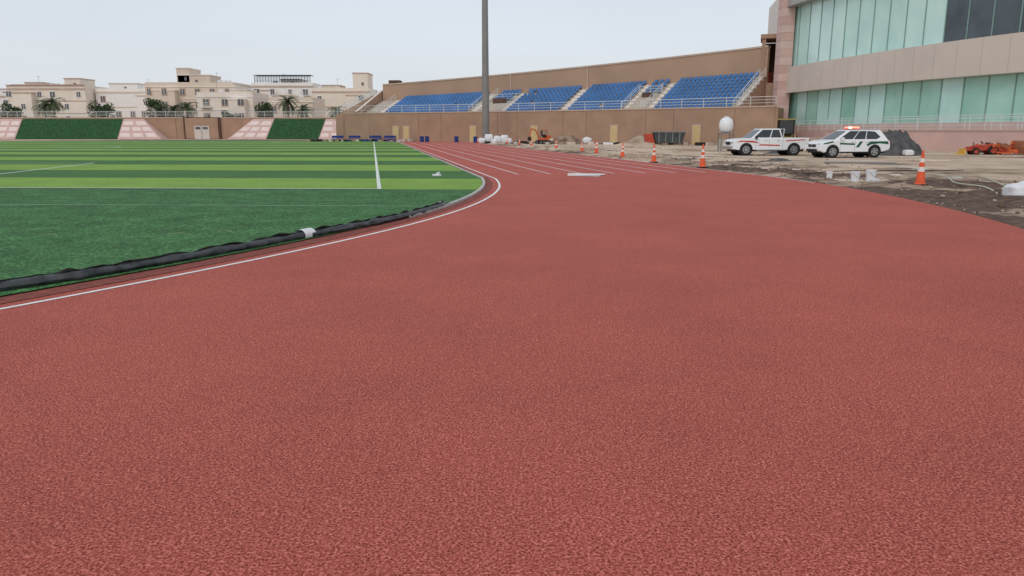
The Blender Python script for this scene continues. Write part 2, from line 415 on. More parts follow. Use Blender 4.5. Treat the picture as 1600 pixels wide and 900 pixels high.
for i in range(2000):
    p,n=R.choice(fine); o=abs(R.gauss(0,1))*3.2+.12
    x,y=p[0]+n[0]*o,p[1]+n[1]*o
    if y<5: continue
    sz=R.choice([.02,.02,.03,.03,.04,.05,.05,.07])*R.uniform(.6,1.2)
    if o<.6: sz=min(sz,.03)
    rock(rb,x,y,max(dz(x,y,o),-.045)+sz*.2,sz,R.choice(['rock','soil','dirt','rock']))
for i in range(300):
    x=R.uniform(4,32);y=R.uniform(42,95)
    if x< 9.5-(y-25)*.18+1: continue
    sz=R.uniform(.04,.11); rock(rb,x,y,-.04,sz,R.choice(['rock','dirt','rock','barrier']))
rb.obj('rubble_stones')
def mound(name,x,y,rx,ry,h,k,seed=0,nr=12,na=28,rough=.25):
    m=MB(); rows=[]
    for i in range(nr+1):
        f=i/nr; row=[]
        for j in range(na+1):
            a=2*math.pi*(j%na)/na
            r=(1-f)
            w=1+.25*noise.noise(Vector((math.cos(a)*1.5,math.sin(a)*1.5,seed)))
            px=math.cos(a)*rx*r*w;py=math.sin(a)*ry*r*w
            z=h*(math.sin(f*math.pi/2)**(.75 if k=='tarp' else 1.2))*(1+rough*noise.noise(Vector((px*1.3+seed,py*1.3,2)))+rough*.6*noise.noise(Vector((px*4+seed,py*4,2))))
            row.append((x+px,y+py,z-.06 if i==0 else z-.05))
        rows.append(row)
    m.grid(rows,k); return m.obj(name,smooth=(k=='tarp'))
mound('soil_heap',11.6,17.2,1.0,1.6,.16,'soil',3); mound('soil_heap',12.6,14.6,1.5,1.3,.2,'dirt',9); mound('soil_heap',10.9,27.5,1.1,1.0,.14,'soil',5)
mound('soil_heap',12.9,33.5,1.6,1.2,.18,'dirt',15); mound('soil_heap',15.8,29,1.8,1.2,.16,'dirt',25)
mound('soil_heap',13.6,22.3,1.3,.8,.16,'soil',65); mound('soil_heap',10.6,35.5,1.2,.8,.14,'soil',66)
mound('sand_heap',6.8,97,2.4,1.8,1.15,'dirt',31); mound('sand_heap',4.6,99,1.6,1.4,.8,'sand',37)
mound('sand_heap',16.2,96,2.3,1.5,1.0,'rock',41); mound('sand_heap',14.5,90,2.6,1.5,.45,'sand',43)
mound('sand_heap',26.5,66,4,1.8,.6,'sand',47); mound('sand_heap',34,47,3,1.6,.5,'dirt',49)
mound('tarp_covered_heap',26.0,52.5,2.0,1.5,1.55,'tarp',53,rough=.5,nr=18,na=40)
mound('black_plastic_sheet',14.2,41,.7,.45,.2,'tarp',57)
mound('black_plastic_sheet',19.5,56,1.2,.45,.2,'tarp',58)
# ---------------------------------------------------------------- cones
def cone(x,y,h=.98):
    e=empty('traffic_cone',(x,y,-.01),R.uniform(0,1)); s=MB(); s.box((0,0,.03),(.36,.36,.055),'rubber'); s.obj('base',e,bevel=.012)
    s=MB(); r=lambda t:.135*(1-t)+.028*t
    cuts=[(0,.38,'orange'),(.38,.52,'refl'),(.52,.66,'orange'),(.66,.78,'refl'),(.78,1,'orange')]
    for a,b,k in cuts: s.cyl((0,0,.06+a*(h-.06)),(0,0,.06+b*(h-.06)),r(a),r(b),k,18,caps=False)
    s.cyl((0,0,h),(0,0,h+.012),.028,.02,'orange',12)
    s.cyl((0,0,.055),(0,0,.09),.16,.14,'orange',18)
    s.obj('body',e,smooth=False)
for x,y,h in [(11.84,22.2,1.0),(8.25,33.3,1.0),(7.15,38.8,.92),(6.65,46.4,.85),(5.95,54.4,.95),(5.4,59.6,.8),(3.9,68,.8),(.85,88,.75),(2.0,80,.75),(-.6,96,.75),(24.6,70,.8),(-4.6,104,.75)]: cone(x,y,h)
def bucket(x,y,r,h):
    s=MB(); s.cyl((0,0,0),(0,0,h),r*.86,r,'white',22); s.cyl((0,0,h-.03),(0,0,h+.012),r*1.06,r*1.06,'bag',22); s.cyl((0,0,h*.78),(0,0,h*.80),r*1.02,r*1.02,'bag',22)
    hd=[(math.cos(t)*r*1.05,-.02,h*.85-abs(math.sin(t))*r*.9) for t in [math.pi*i/12 for i in range(13)]]
    s.tube([(p[0],p[1]-r*abs(math.sin(math.pi*i/12)),p[2]) for i,p in enumerate(hd)],.005,'steel',5)
    o=s.obj('plastic_bucket'); o.location=(x,y,.0); o.rotation_euler=(0,0,R.uniform(0,3))
bucket(11.15,23.8,.15,.36); bucket(10.75,24.0,.14,.3); bucket(10.6,25.6,.10,.22); bucket(11.0,23.2,.13,.12)
def sack(name,x,y,sx,sy,sz,k='bag',seed=1):
    m=MB();rows=[]
    for i in range(13):
        v=-math.pi/2+math.pi*i/12; row=[]
        for j in range(21):
            u=2*math.pi*(j%20)/20
            cx=abs(math.cos(u))**.6*math.copysign(1,math.cos(u));cy=abs(math.sin(u))**.6*math.copysign(1,math.sin(u))
            cv=abs(math.cos(v))**.6; sv=abs(math.sin(v))**.7*math.copysign(1,math.sin(v))
            P=Vector((cx*cv,cy*cv,sv)); q=1+.22*noise.noise(P*1.6+Vector((seed*3.1,0,0)))+.1*noise.noise(P*4+Vector((seed,0,0)))
            row.append((P.x*sx*q,P.y*sy*q,max(-sz,P.z*sz*q)))
        rows.append(row)
    m.grid(rows,k); o=m.obj(name,smooth=True); o.location=(x,y,sz-.04); return o
sack('white_sack',12.0,18.0,.36,.26,.19,seed=2); sack('white_sack',12.4,18.3,.3,.24,.2,seed=5)
sack('white_sack',26.0,50.6,.3,.3,.2,seed=8)
s=MB(); s.tube(cr([(11.9,18.7,.05),(12.6,20.4,.10),(12.9,22.2,.08),(13.9,24.5,.12),(14.8,26.8,.06),(15.0,28.0,.05)],8),.018,'string',6); s.obj('pale_hose')
s=MB(); s.tube(cr([(13.1,20.0,.05),(13.6,22.0,.25),(14.2,23.2,.08),(14.0,20.6,.05),(13.2,19.7,.05)],8),.014,'string',6); s.obj('pale_hose')
s=MB(); s.tube(cr([(10.2,27,.08),(11.6,27.8,.12),(13.0,28.8,.10),(15.2,28.4,.12),(17.4,29.6,.08)],8),.016,'rubber',6); s.obj('black_hose')
s=MB(); s.tube([(15,37,.08),(16.6,36.2,.1),(18,36,.08)],.05,'steel',8); s.obj('metal_pipe')
for i,(x,y,w,l) in enumerate([(13.3,26.5,.3,.5),(9.9,44,.8,.25),(12,48,1.3,.3),(16.5,31,.5,.3),(10.8,56,1.6,.4),(8.2,63,1.2,.5),(22,40,1.5,.12),(12.4,37,.9,.18),(11.4,30.5,.5,.12),(14.6,25.2,.35,.2),(13.0,17.0,.3,.16),(16.9,33.5,1.1,.1),(10.4,31.6,.25,.2)]):
    s=MB(); s.box((x,y,.06),(w,l,.05),'barrier' if i%2 else 'board',R.uniform(-.5,.5)); s.obj('construction_plank')
# ---------------------------------------------------------------- vehicles
def wheel(e,x,y,r,w,sg):
    s=MB(); s.cyl((x,y-w/2,r),(x,y+w/2,r),r,r,'rubber',28)
    s.obj('tyre',e,smooth=False,bevel=.03)
    s=MB(); yo=y+sg*(w/2+.004)
    s.cyl((x,yo-sg*.05,r),(x,yo,r),r*.66,r*.64,'rim',24)
    s.cyl((x,yo,r),(x,yo+sg*.012,r),r*.13,r*.12,'chrome',14)
    for i in range(5):
        a=2*math.pi*i/5+.63
        s.cyl((x+math.cos(a)*r*.4,yo+sg*.001,r+math.sin(a)*r*.4),(x+math.cos(a)*r*.4,yo+sg*.008,r+math.sin(a)*r*.4),r*.13,r*.13,'rubber',8)
    s.obj('rim',e)
def vehicle(name,loc,rz,L,W,prof,cab,wheels,wr,parts):
    e=empty(name,loc,rz)
    s=MB(); s.prism(prof,-W/2,W/2,'white'); o=s.obj('body',e,smooth=False,bevel=.055,segs=3); recalc(o)
    s=MB(); 
    fx,rx=wheels
    s.box(((fx+rx)/2,0,.42),(L*.9,W*.82,.3),'rubber'); s.obj('underbody',e)
    xb0,xb1,zb,xt0,xt1,zt,wb,wt=cab
    V=[(xb0,-wb,zb),(xb1,-wb,zb),(xb1,wb,zb),(xb0,wb,zb),(xt0,-wt,zt-.02),(xt1,-wt,zt-.03),(xt1,wt,zt-.03),(xt0,wt,zt-.02)]
    s=MB(); s.add(V,[(0,3,2,1),(4,5,6,7),(0,1,5,4),(1,2,6,5),(2,3,7,6),(3,0,4,7)],'white'); o=s.obj('cabin',e,bevel=.05,segs=3); recalc(o)
    V=[Vector(v) for v in V]
    gl=MB()
    def quad(A,B,Cc_,D,poly,k='carglass',off=.012):
        n=(B-A).cross(D-A).normalized(); ctr=(V[0]+V[6])/2
        if n.dot(A-ctr)<0: n=-n
        pts=[]
        for u,v in poly: pts.append(A*(1-u)*(1-v)+B*u*(1-v)+Cc_*u*v+D*(1-u)*v+n*off)
        gl.add(pts,[tuple(range(len(pts)))],k)
    for (a,b,c_,d_) in ((0,1,5,4),(3,2,6,7)):
        for poly in parts['side']: quad(V[a],V[b],V[c_],V[d_],poly)
    quad(V[1],V[2],V[6],V[5],[(.07,.06),(.93,.06),(.9,.9),(.1,.9)])
    quad(V[3],V[0],V[4],V[7],[(.12,.12),(.88,.12),(.84,.85),(.16,.85)])
    gl.obj('windows',e)
    for x in wheels:
        for sg in(-1,1):
            wheel(e,x,sg*(W/2-.12),wr,.23,sg)
            s=MB(); s.cyl((x,sg*(W/2-.42),wr+.02),(x,sg*(W/2-.03),wr+.02),wr*1.16,wr*1.16,'rubber',24); s.obj('wheel_well',e)
    return e
wr=.385
prof=[(-2.6,.5),(-2.6,.86),(-.86,.86),(-.86,1.13),(1.3,1.13),(1.9,1.10),(2.38,1.02),(2.52,.90),(2.58,.66),(2.58,.42),(2.12,.36)]
prof+= [(1.66+math.cos(t)*.45,.38+math.sin(t)*.45) for t in [math.pi*i/10 for i in range(0,11)]]
prof+= [(1.1,.38),(-1.1,.38)]+[(-1.6+math.cos(t)*.45,.38+math.sin(t)*.45) for t in [math.pi*i/10 for i in range(0,11)]]+[(-2.3,.48)]
e=vehicle('pickup_truck',(17.15,52.3,-.04),math.radians(184),5.2,1.85,prof,(-.84,1.38,1.10,-.66,.55,1.78,.88,.72),(1.66,-1.6),wr,
 {'side':[[(.05,.12),(.40,.12),(.40,.88),(.09,.88)],[(.44,.12),(.90,.12),(.93,.25),(.93,.88),(.44,.88)]]})
s=MB()
for sg in(-1,1):
    s.box((-1.73,sg*.895,1.005),(1.74,.06,.29),'white')
s.box((-2.575,0,1.005),(.05,1.72,.285),'white'); s.obj('cargo_bed_sides',e,bevel=.015)
s=MB(); s.box((-1.7,0,.865),(1.65,1.7,.01),'dark')
s.box((2.6,0,.50),(.12,1.8,.2),'chrome'); s.box((-2.66,0,.52),(.12,1.7,.14),'chrome'); s.box((2.60,0,.80),(.04,.8,.2),'dark'); s.obj('bumpers_and_grille',e,bevel=.02)
s=MB()
for sg in(-1,1):
    s.box((2.47,sg*.72,.84),(.2,.36,.17),'lamp'); s.box((-2.6,sg*.86,.98),(.04,.14,.26),'tail')
    s.box((1.05,sg*1.03,1.18),(.10,.2,.2),'dark'); s.box((.95,sg*.94,1.0),(.04,.03,.02),'dark')
    for x in(.35,-.5): s.box((x,sg*.94,.98),(.16,.03,.03),'chrome')
    for x in(1.02,.12,-.80): s.box((x,sg*.9265,.78),(.012,.006,.56),'dark')
    s.box((0,sg*.9,.35),(2.0,.12,.05),'chrome')
    s.add([(1.2,sg*.932,.95),(2.05,sg*.932,.98),(2.35,sg*.932,.86),(1.9,sg*.932,.90),(.7,sg*.932,.80)],[(0,1,2,3,4)],'pred')
    s.add([(.7,sg*.932,.74),(-.6,sg*.932,.70),(-.6,sg*.932,.62),(.9,sg*.932,.66)],[(0,1,2,3)],'pred')
    s.add([(-1.0,sg*.932,1.0),(-2.3,sg*.932,1.06),(-2.4,sg*.932,1.0),(-1.0,sg*.932,.93)],[(0,1,2,3)],'pred')
s.obj('lamps_mirrors_trim',e,bevel=.0)
s=MB(); s.tube([(-.86,-.75,1.1),(-.95,-.7,1.72),(-.95,.7,1.72),(-.86,.75,1.1)],.035,'chrome',8); s.obj('roll_bar',e)
prof=[(-2.28,.48),(-2.33,.7),(-2.26,1.02),(-2.1,1.08),(1.1,1.08),(1.75,1.03),(2.12,.92),(2.27,.74),(2.3,.42),(1.95,.30)]
prof+= [(1.42+math.cos(t)*.42,.36+math.sin(t)*.42) for t in [math.pi*i/10 for i in range(0,11)]]
prof+= [(.9,.28),(-.9,.28)]+[(-1.32+math.cos(t)*.42,.36+math.sin(t)*.42) for t in [math.pi*i/10 for i in range(0,11)]]+[(-1.9,.36)]
e=vehicle('police_car',(20.75,47.9,-.04),math.radians(188),4.65,1.82,prof,(-2.2,1.35,1.05,-1.75,.35,1.68,.87,.66),(1.42,-1.32),.36,
 {'side':[[(.44,.10),(.66,.10),(.64,.90),(.44,.90)],[(.12,.32),(.22,.10),(.42,.10),(.42,.90),(.20,.84)],[(.68,.10),(.92,.10),(.94,.2),(.92,.90),(.66,.90)]]})
s=MB()
for sg in(-1,1):
    y=sg*.9135
    s.add([(-2.15,y,.98),(-1.0,y,.98),(-.72,y,.76),(-.86,y,.70),(-1.05,y,.80),(-1.6,y,.86),(-2.2,y,.80)],[tuple(range(7))],'pgreen')
    s.add([(-.5,y,.98),(-.3,y,.98),(-.05,y,.62),(-.25,y,.62)],[(0,1,2,3)],'pgreen')
    s.add([(.0,y,.86),(1.0,y,.90),(1.0,y,.80),(.05,y,.76)],[(0,1,2,3)],'pgreen')
    s.add([(1.45,y,1.0),(2.02,y,.88),(2.1,y,.80),(1.75,y,.84),(1.4,y,.92)],[(0,1,2,3,4)],'pgreen')
    for x in(.98,.02,-.9): s.box((x,sg*.9115,.72),(.012,.005,.6),'dark')
    for x in(.2,-.75): s.box((x,sg*.925,.93),(.15,.03,.03),'chrome')
    s.box((.9,sg*1.0,1.14),(.11,.2,.16),'white')
    s.box((0,sg*.905,.32),(1.9,.03,.09),'rubber')
    s.box((2.15,sg*.68,.80),(.2,.36,.13),'lamp'); s.box((-2.28,sg*.76,.95),(.08,.24,.2),'tail')
    s.tube([(-1.6,sg*.64,1.69),(-.6,sg*.64,1.74),(.3,sg*.62,1.68)],.018,'chrome',6)
s.box((2.28,0,.72),(.06,.8,.16),'dark'); s.box((2.29,0,.45),(.05,1.2,.14),'dark'); s.box((2.315,0,.73),(.02,.14,.1),'chrome')
s.obj('lamps_mirrors_decals',e)
s=MB(); s.box((-.25,0,1.74),(.28,1.15,.05),'rubber'); s.box((-.25,0,1.80),(.26,.3,.08),'beacon2'); s.box((-.25,.38,1.80),(.26,.4,.08),'beacon'); s.box((-.25,-.38,1.80),(.26,.4,.08),'beacon'); s.obj('light_bar',e,bevel=.01)
# ---------------------------------------------------------------- machines
def tracks(s,L,W,h,g,k='rubber'):
    for sg in(-1,1):
        pr=[(-L/2+.5*h,0),(L/2-.5*h,0),(L/2-.15*h,.15*h),(L/2,.5*h),(L/2-.15*h,.85*h),(L/2-.5*h,h),(-L/2+.5*h,h),(-L/2+.15*h,.85*h),(-L/2,.5*h),(-L/2+.15*h,.15*h)]
        s.prism(pr,sg*g/2-W/2,sg*g/2+W/2,k)
        for i in range(4): s.cyl((-L/2+.5*h+i*(L-h)/3,sg*(g/2)-W/2-.02,h*.45),(-L/2+.5*h+i*(L-h)/3,sg*g/2+W/2+.02,h*.45),h*.3,h*.3,'steel',12)
def excavator(name,loc,rz,sc=1,kb='mach'):
    e=empty(name,loc,rz); e.scale=(sc,sc,sc)
    s=MB(); tracks(s,2.2,.35,.55,1.3); s.obj('tracks',e,bevel=.02)
    s=MB(); s.box((0,0,.72),(1.4,1.3,.3),kb); s.box((-.65,0,1.05),(.7,1.3,.5),kb); s.obj('upper_body',e,bevel=.05)
    s=MB()
    for x in(-.3,.45):
        for y in(-.05,.6): s.cyl((x,y,.85),(x,y,2.1),.035,.035,'dark',8)
    s.box((.08,.28,2.13),(.95,.8,.08),kb); s.box((.0,.28,1.2),(.4,.4,.4),'dark'); s.obj('cab_frame',e)
    s=MB(); s.box((.45,.28,1.6),(.01,.6,.9),'carglass'); s.obj('windscreen',e)
    s=MB(); s.tube([(.6,-.2,.9),(1.3,-.2,2.1),(2.0,-.2,2.3)],.11,kb,6); s.tube([(2.0,-.2,2.3),(2.35,-.2,1.1)],.09,kb,6); s.prism([(2.2,1.1),(2.5,1.05),(2.55,.6),(2.2,.4),(2.0,.6)],-.45,.05,'dark'); s.obj('boom_and_bucket',e)
    return e
excavator('mini_excavator',(3.9,96,0),math.radians(205),.8)
def loader(name,loc,rz,kb,sc=1,cab=True,buck='machyy'):
    e=empty(name,loc,rz); e.scale=(sc,sc,sc)
    s=MB()
    for x,r in((.75,.34),(-.75,.46)):
        for sg in(-1,1): s.cyl((x,sg*.62-.13,r),(x,sg*.62+.13,r),r,r,'rubber',22); s.cyl((x,sg*.62-.14,r),(x,sg*.62+.14,r),r*.55,r*.55,kb,14)
    s.obj('wheels',e)
    s=MB(); s.prism([(-1.25,.5),(-1.25,1.0),(-.5,1.08),(.2,.8),(1.2,.82),(1.3,.4)],-.45,.45,kb); s.obj('chassis',e,bevel=.04)
    if cab:
        s=MB(); 
        for x in(-.6,.35):
            for y in(-.42,.42): s.cyl((x,y,.8),(x,y,1.85),.035,.035,'dark',8)
        s.box((-.12,0,1.88),(1.15,1.0,.07),kb); s.box((-.12,0,1.42),(.9,.8,.8),'carglass'); s.obj('cab',e)
    else:
        s=MB(); s.box((-.4,0,1.15),(.35,.4,.12),'dark'); s.cyl((.25,0,.8),(.1,0,1.2),.02,.02,'dark',6); s.cyl((.1,0,1.2),(.08,0,1.22),.18,.18,'dark',14); s.cyl((.9,.2,.8),(.9,.2,1.25),.04,.04,'dark',8); s.obj('seat_and_wheel',e)
    s=MB(); 
    for sg in(-1,1): s.tube([(.2,sg*.5,.95),(1.2,sg*.5,.75),(1.75,sg*.5,.35)],.06,kb,6)
    s.prism([(1.7,.05),(1.7,.6),(1.82,.62),(1.85,.2),(2.4,.08),(2.4,.02)],-.75,.75,buck); s.obj('bucket_arms',e)
    return e
loader('wheel_loader',(32.9,54.0,-.1),math.radians(168),'machr',.72,False)
loader('tractor',(22.6,64,-.04),math.radians(255),'machy',1.35,True)
s=MB()
for i in range(26):
    s.box((34.2+R.uniform(-1.2,1.2),54.0+R.uniform(-.8,.6),.08+.1*(i%6)),(R.uniform(.5,1.6),.10,R.uniform(.06,.25)),R.choice(['machr','mach','machb','mach','barrier']),R.uniform(-.6,.6),Matrix.Rotation(R.uniform(-.3,.3),3,'Y'))
s.obj('scrap_formwork')
e=empty('bulldozer',(36.9,53.2,-.04),math.radians(185))
s=MB(); tracks(s,2.6,.45,.8,1.7); s.obj('tracks',e,bevel=.02)
s=MB(); s.prism([(-1.2,.5),(-1.2,1.25),(.1,1.3),(1.2,1.25),(1.3,.6)],-.55,.55,'machb'); s.box((-.5,0,2.0),(1.2,1.2,.08),'machb'); s.obj('hull',e,bevel=.05)
s=MB()
for x in(-1.0,.0):
    for y in(-.5,.5): s.cyl((x,y,1.2),(x,y,2.0),.04,.04,'dark',8)
s.prism([(1.75,.05),(1.65,.9),(1.75,.95),(1.9,.5),(1.9,.05)],-1.2,1.2,'machb'); s.tube([(.4,-1.1,.5),(1.7,-1.1,.4)],.07,'machb'); s.tube([(.4,1.1,.5),(1.7,1.1,.4)],.07,'machb'); s.cyl((.8,.2,1.2),(.8,.2,1.7),.05,.05,'dark',8)
s.obj('blade_and_posts',e)
e=empty('water_tank',(17.1,62,-.04)); s=MB()
rows=[]
for i in range(13):
    v=-math.pi/2+math.pi*i/12
    rows.append([(math.cos(2*math.pi*j/24)*.56*(max(0,math.cos(v))**.7),math.sin(2*math.pi*j/24)*.56*(max(0,math.cos(v))**.7),2.05+.62*math.sin(v)) for j in range(25)])
s.grid(rows,'white'); s.cyl((0,0,2.64),(0,0,2.74),.2,.2,'bag',16); s.obj('tank',e,smooth=True)
s=MB()
for x in(-.45,.45):
    for y in(-.45,.45): s.box((x,y,.7),(.07,.07,1.4),'steel')
s.box((0,0,1.42),(1.1,1.1,.07),'steel'); s.box((0,.1,.5),(.85,.7,.9),'conc'); s.obj('stand',e)
e=empty('waste_skip',(18.6,92,-.04),math.radians(-6)); s=MB()
s.prism([(-1.5,.2),(-1.9,1.5),(1.9,1.5),(1.5,.2)],-.9,.9,'skip')
for x in(-1.2,-.4,.4,1.2): s.box((x,-.93,.85),(.1,.06,1.2),'steel')
s.box((0,-.95,1.5),(3.9,.1,.12),'steel'); s.box((0,.95,1.5),(3.9,.1,.12),'steel'); s.obj('body',e)
s=MB(); s.prism([(-2.7,.15),(-2.9,1.25),(-1.95,1.3),(-1.6,.15)],-.8,.8,'machr'); s.obj('red_end',e)
for x,y,sx,sz in [(-3.0,101,.55,.62),(-1.9,100.6,.5,.5),(-1.0,101,.52,.55),(-2.3,99.9,.4,.3),(-3.9,100.3,.45,.35),(-.4,100,.4,.35),(28,70,.4,.35),(9.5,98,.6,.4)]:
    sack('bulk_bag',x,y,sx,sx*.9,sz,seed=x)
def barrel(x,y,k='blue'):
    s=MB(); s.cyl((0,0,0),(0,0,.88),.29,.29,k,18)
    for z in(.02,.3,.6,.86): s.cyl((0,0,z-.02),(0,0,z+.02),.31,.31,k,18)
    s.cyl((.12,0,.88),(.12,0,.91),.04,.04,'white',8)
    o=s.obj('plastic_barrel'); o.location=(x,y,-.04)
for x,y in [(-7.9,110),(-5.0,106),(-12.3,112),(-13,111.7),(7.3,100)]: barrel(x,y)
for x in(-26.6,-24,-21,-18.6):
    s=MB(); s.box((0,0,.45),(1.8,.5,.06),'blue'); s.box((0,.25,.75),(1.8,.06,.35),'blue')
    for a in(-.8,.8):
        for b in(-.2,.2): s.box((a,b,.21),(.06,.06,.42),'steel')
    o=s.obj('team_bench'); o.location=(x,117.8+R.uniform(-1,1),-.04)
s=MB()
for i in range(60):
    x=R.uniform(-31,-14);y=R.uniform(115.5,118.5); s.box((x,y,.15),(R.uniform(.3,1.1),R.uniform(.2,.5),R.uniform(.15,.5)),R.choice(['blue','barrier','dark','rock','skip']),R.uniform(0,3))
s.obj('stacked_materials')
s=MB()
for i in range(70):
    x=R.uniform(-4,24);y=R.uniform(94,103)-.45*x+ (2 if x>0 else 4)
    y=min(y,122-.25*(x+28)-.00614*(x+28)**2-1.2)
    s.box((x,y,.08),(R.uniform(.3,1.6),R.uniform(.2,.6),R.uniform(.1,.45)),R.choice(['barrier','bag','rock','dirt','board','rock','dark']),R.uniform(0,3))
s.obj('construction_debris')
# ---------------------------------------------------------------- flood light mast
e=empty('floodlight_mast',(-3.55,105,-.04)); s=MB()
s.cyl((0,0,0),(0,0,.5),.85,.85,'conc',24); s.cyl((0,0,.5),(0,0,36),.50,.30,'steel',28); s.obj('mast',e,smooth=False)
s=MB()
for i in range(3):
    s.box((0,-.3,34.4+i*1.0),(4.4,.12,.12),'steel')
    for j in range(5): s.box((-1.9+j*.95,-.55,34.4+i*1.0),(.6,.35,.5),'steel',0,Matrix.Rotation(-.4,3,'X'))
s.obj('lamp_array',e)
# ---------------------------------------------------------------- grandstand
def fy(x): t=x+28; return 122-.25*t-.00614*t*t
def fr(x):
    sl=-.25-.01228*(x+28); l=math.hypot(1,sl); return Vector((x,fy(x))),Vector((1/l,sl/l)),Vector((-sl/l,1/l))
NR=9; DEP=.85; OFF=1.5
def rise(x): return .30+.20*(x+20)/45
def rowz(x,r): return 4.12+r*rise(x)
e=empty('grandstand')
xs=[-26+i*.75 for i in range(75)]; xs=[x for x in xs if x<=29.6]
front=[tuple(fr(x)[0]) for x in xs]
s=MB(); s.vwall(front,-.1,4.2,.35,'wall'); 
cap=[tuple(fr(x)[0]) for x in xs]; s.vwall(cap,4.203,4.36,.5,'cap')
s.vwall([tuple(fr(29.6)[0]),(32.6,94.0)],-.1,4.19,.3,'wall')
s.obj('front_wall',e)
s=MB()
for px in (-17.7,-16.0,-5.6,3.2,13.4,22.4):
    P,t,n=fr(px); rz=math.atan2(t.y,t.x); c=P-n*.20
    s.box((c.x,c.y,1.15),(1.15,.08,2.4),'cap',rz); c=P-n*.25; s.box((c.x,c.y,1.1),(.95,.06,2.2),'door',rz)
    c2=P-n*.285+t*.35; s.box((c2.x,c2.y,1.1),(.04,.04,.15),'steel',rz)
for px in [ -22,-14,-10.5,-2,0.8,7,10,17,20,26]:
    P,t,n=fr(px); c=P-n*.178; s.box((c.x,c.y,2.05),(.04,.01,4.1),'walldk',math.atan2(t.y,t.x))
s.obj('doors',e)
xt=[-24+i*.75 for i in range(72)]; xt=[x for x in xt if x<=25.6]
xb=[-24+i*.75 for i in range(72)]; xb=[x for x in xb if x<=25.9]
rows=[]
for x in xt:
    P,t,n=fr(x); row=[(0.18,4.1),(OFF,4.1)]
    for r in range(NR):
        row+= [(OFF+r*DEP,rowz(x,r)),(OFF+(r+1)*DEP,rowz(x,r))]
    rows.append([(P.x+n.x*o,P.y+n.y*o,z) for o,z in row])
s=MB(); s.grid(rows,'conc')
for rr in (rows[0],rows[-1]):
    base=[(p[0],p[1],-.05) for p in rr]; s.grid([base,rr],'wall')
P0,t0,n0=fr(25.5); P1=fr(29.5)[0]
s.add([(P0.x,P0.y,4.1),(P1.x,P1.y,4.1),(32.6,94,4.1),(33,100,4.1),(P0.x+n0.x*9,P0.y+n0.y*9,4.1)],[(0,1,2,3,4)],'conc')
s.obj('terrace_steps',e)
def topz(x): return 8.95+2.95*(x+24)/53
def bw(x,o,z):
    P,t,n=fr(x); q=P+n*o; return (q.x,q.y,z)
rows=[[bw(x,OFF+NR*DEP+.05,-.05),bw(x,OFF+NR*DEP+.05,topz(x)),bw(x,OFF+NR*DEP+.5,topz(x)),bw(x,OFF+NR*DEP+.5,-.05)] for x in xb]
s=MB(); s.grid(rows,'wall2'); s.add(rows[0],[(0,1,2,3)],'wall2'); s.add(rows[-1],[(0,1,2,3)],'wall2')
rows=[[bw(x,OFF+NR*DEP-.05,topz(x)+.003),bw(x,OFF+NR*DEP-.05,topz(x)+.22),bw(x,OFF+NR*DEP+.6,topz(x)+.22),bw(x,OFF+NR*DEP+.6,topz(x)+.003),bw(x,OFF+NR*DEP-.05,topz(x)+.003)] for x in xb]
s.grid(rows,'cap')
for x in (-4.5,5.9):
    P,t,n=fr(x); q=P+n*(OFF+NR*DEP-.02); z0=rowz(x,NR-1); s.box((q.x,q.y,(z0+topz(x))/2),(.18,.12,topz(x)-z0),'cap',math.atan2(t.y,t.x))
q=bw(-22.8,OFF+NR*DEP+2,0); s.box((q[0],q[1],5),(1.9,2.4,9.6),'walldk'); s.obj('back_wall',e)
s=MB(); A=[bw(-24.2,o,0) for o in(.2,OFF+NR*DEP+.5)]
s.add([(A[0][0],A[0][1],-.05),(A[1][0],A[1][1],-.05),(A[1][0],A[1][1],8.2),(A[0][0],A[0][1],4.5)],[(0,1,2,3)],'wall2')
B_=[(p[0]-.3,p[1]-.08) for p in A]
s.add([(B_[0][0],B_[0][1],-.05),(B_[1][0],B_[1][1],-.05),(B_[1][0],B_[1][1],8.2),(B_[0][0],B_[0][1],4.5)],[(0,1,2,3)],'wall2')
s.add([(A[0][0],A[0][1],4.5),(A[1][0],A[1][1],8.2),(B_[1][0],B_[1][1],8.2),(B_[0][0],B_[0][1],4.5)],[(0,1,2,3)],'step'); s.obj('end_parapet',e)
s=MB()
blocks=[(-20.4,-7.6,0),(-1.9,5.3,0),(6.5,13.2,0),(16.9,24.9,0),(-5.6,-2.9,5),(14.0,15.9,5)]
for a,b,r0 in blocks:
    for r in range(r0,NR):
        n_=int((b-a)*math.hypot(1,.6 if a>0 else .35)/.56)
        for i in range(n_):
            x=a+(b-a)*(i+.5)/n_
            P,t,n=fr(x); rz=math.atan2(t.y,t.x)
            if R.random()<.012: continue
            z=rowz(x,r); q=P+n*(OFF+r*DEP+.42); s.box((q.x,q.y,z+.30),(.50,.44,.10),'seat',rz)
            q=P+n*(OFF+r*DEP+.66); s.box((q.x,q.y,z+.50),(.50,.07,.38),'seat',rz,Matrix.Rotation(-.12,3,'X'))
s.obj('seats',e)
s=MB()
for xa,w in [(-21.2,.7),(-6.7,.8),(-2.4,.55),(5.9,.85),(13.6,.6),(16.4,.6),(25.3,.4)]:
    for r in range(NR):
        for h in(0,1):
            rz0=rowz(xa,r)+ (h*rise(xa)/2 if r<NR-1 else 0)
            P,t,n=fr(xa); q=P+n*(OFF+r*DEP+(.22 if h==0 else .64)); s.box((q.x,q.y,rz0+.03-.1),(w,.42,.26),'step',math.atan2(t.y,t.x))
s.obj('aisle_stairs',e)
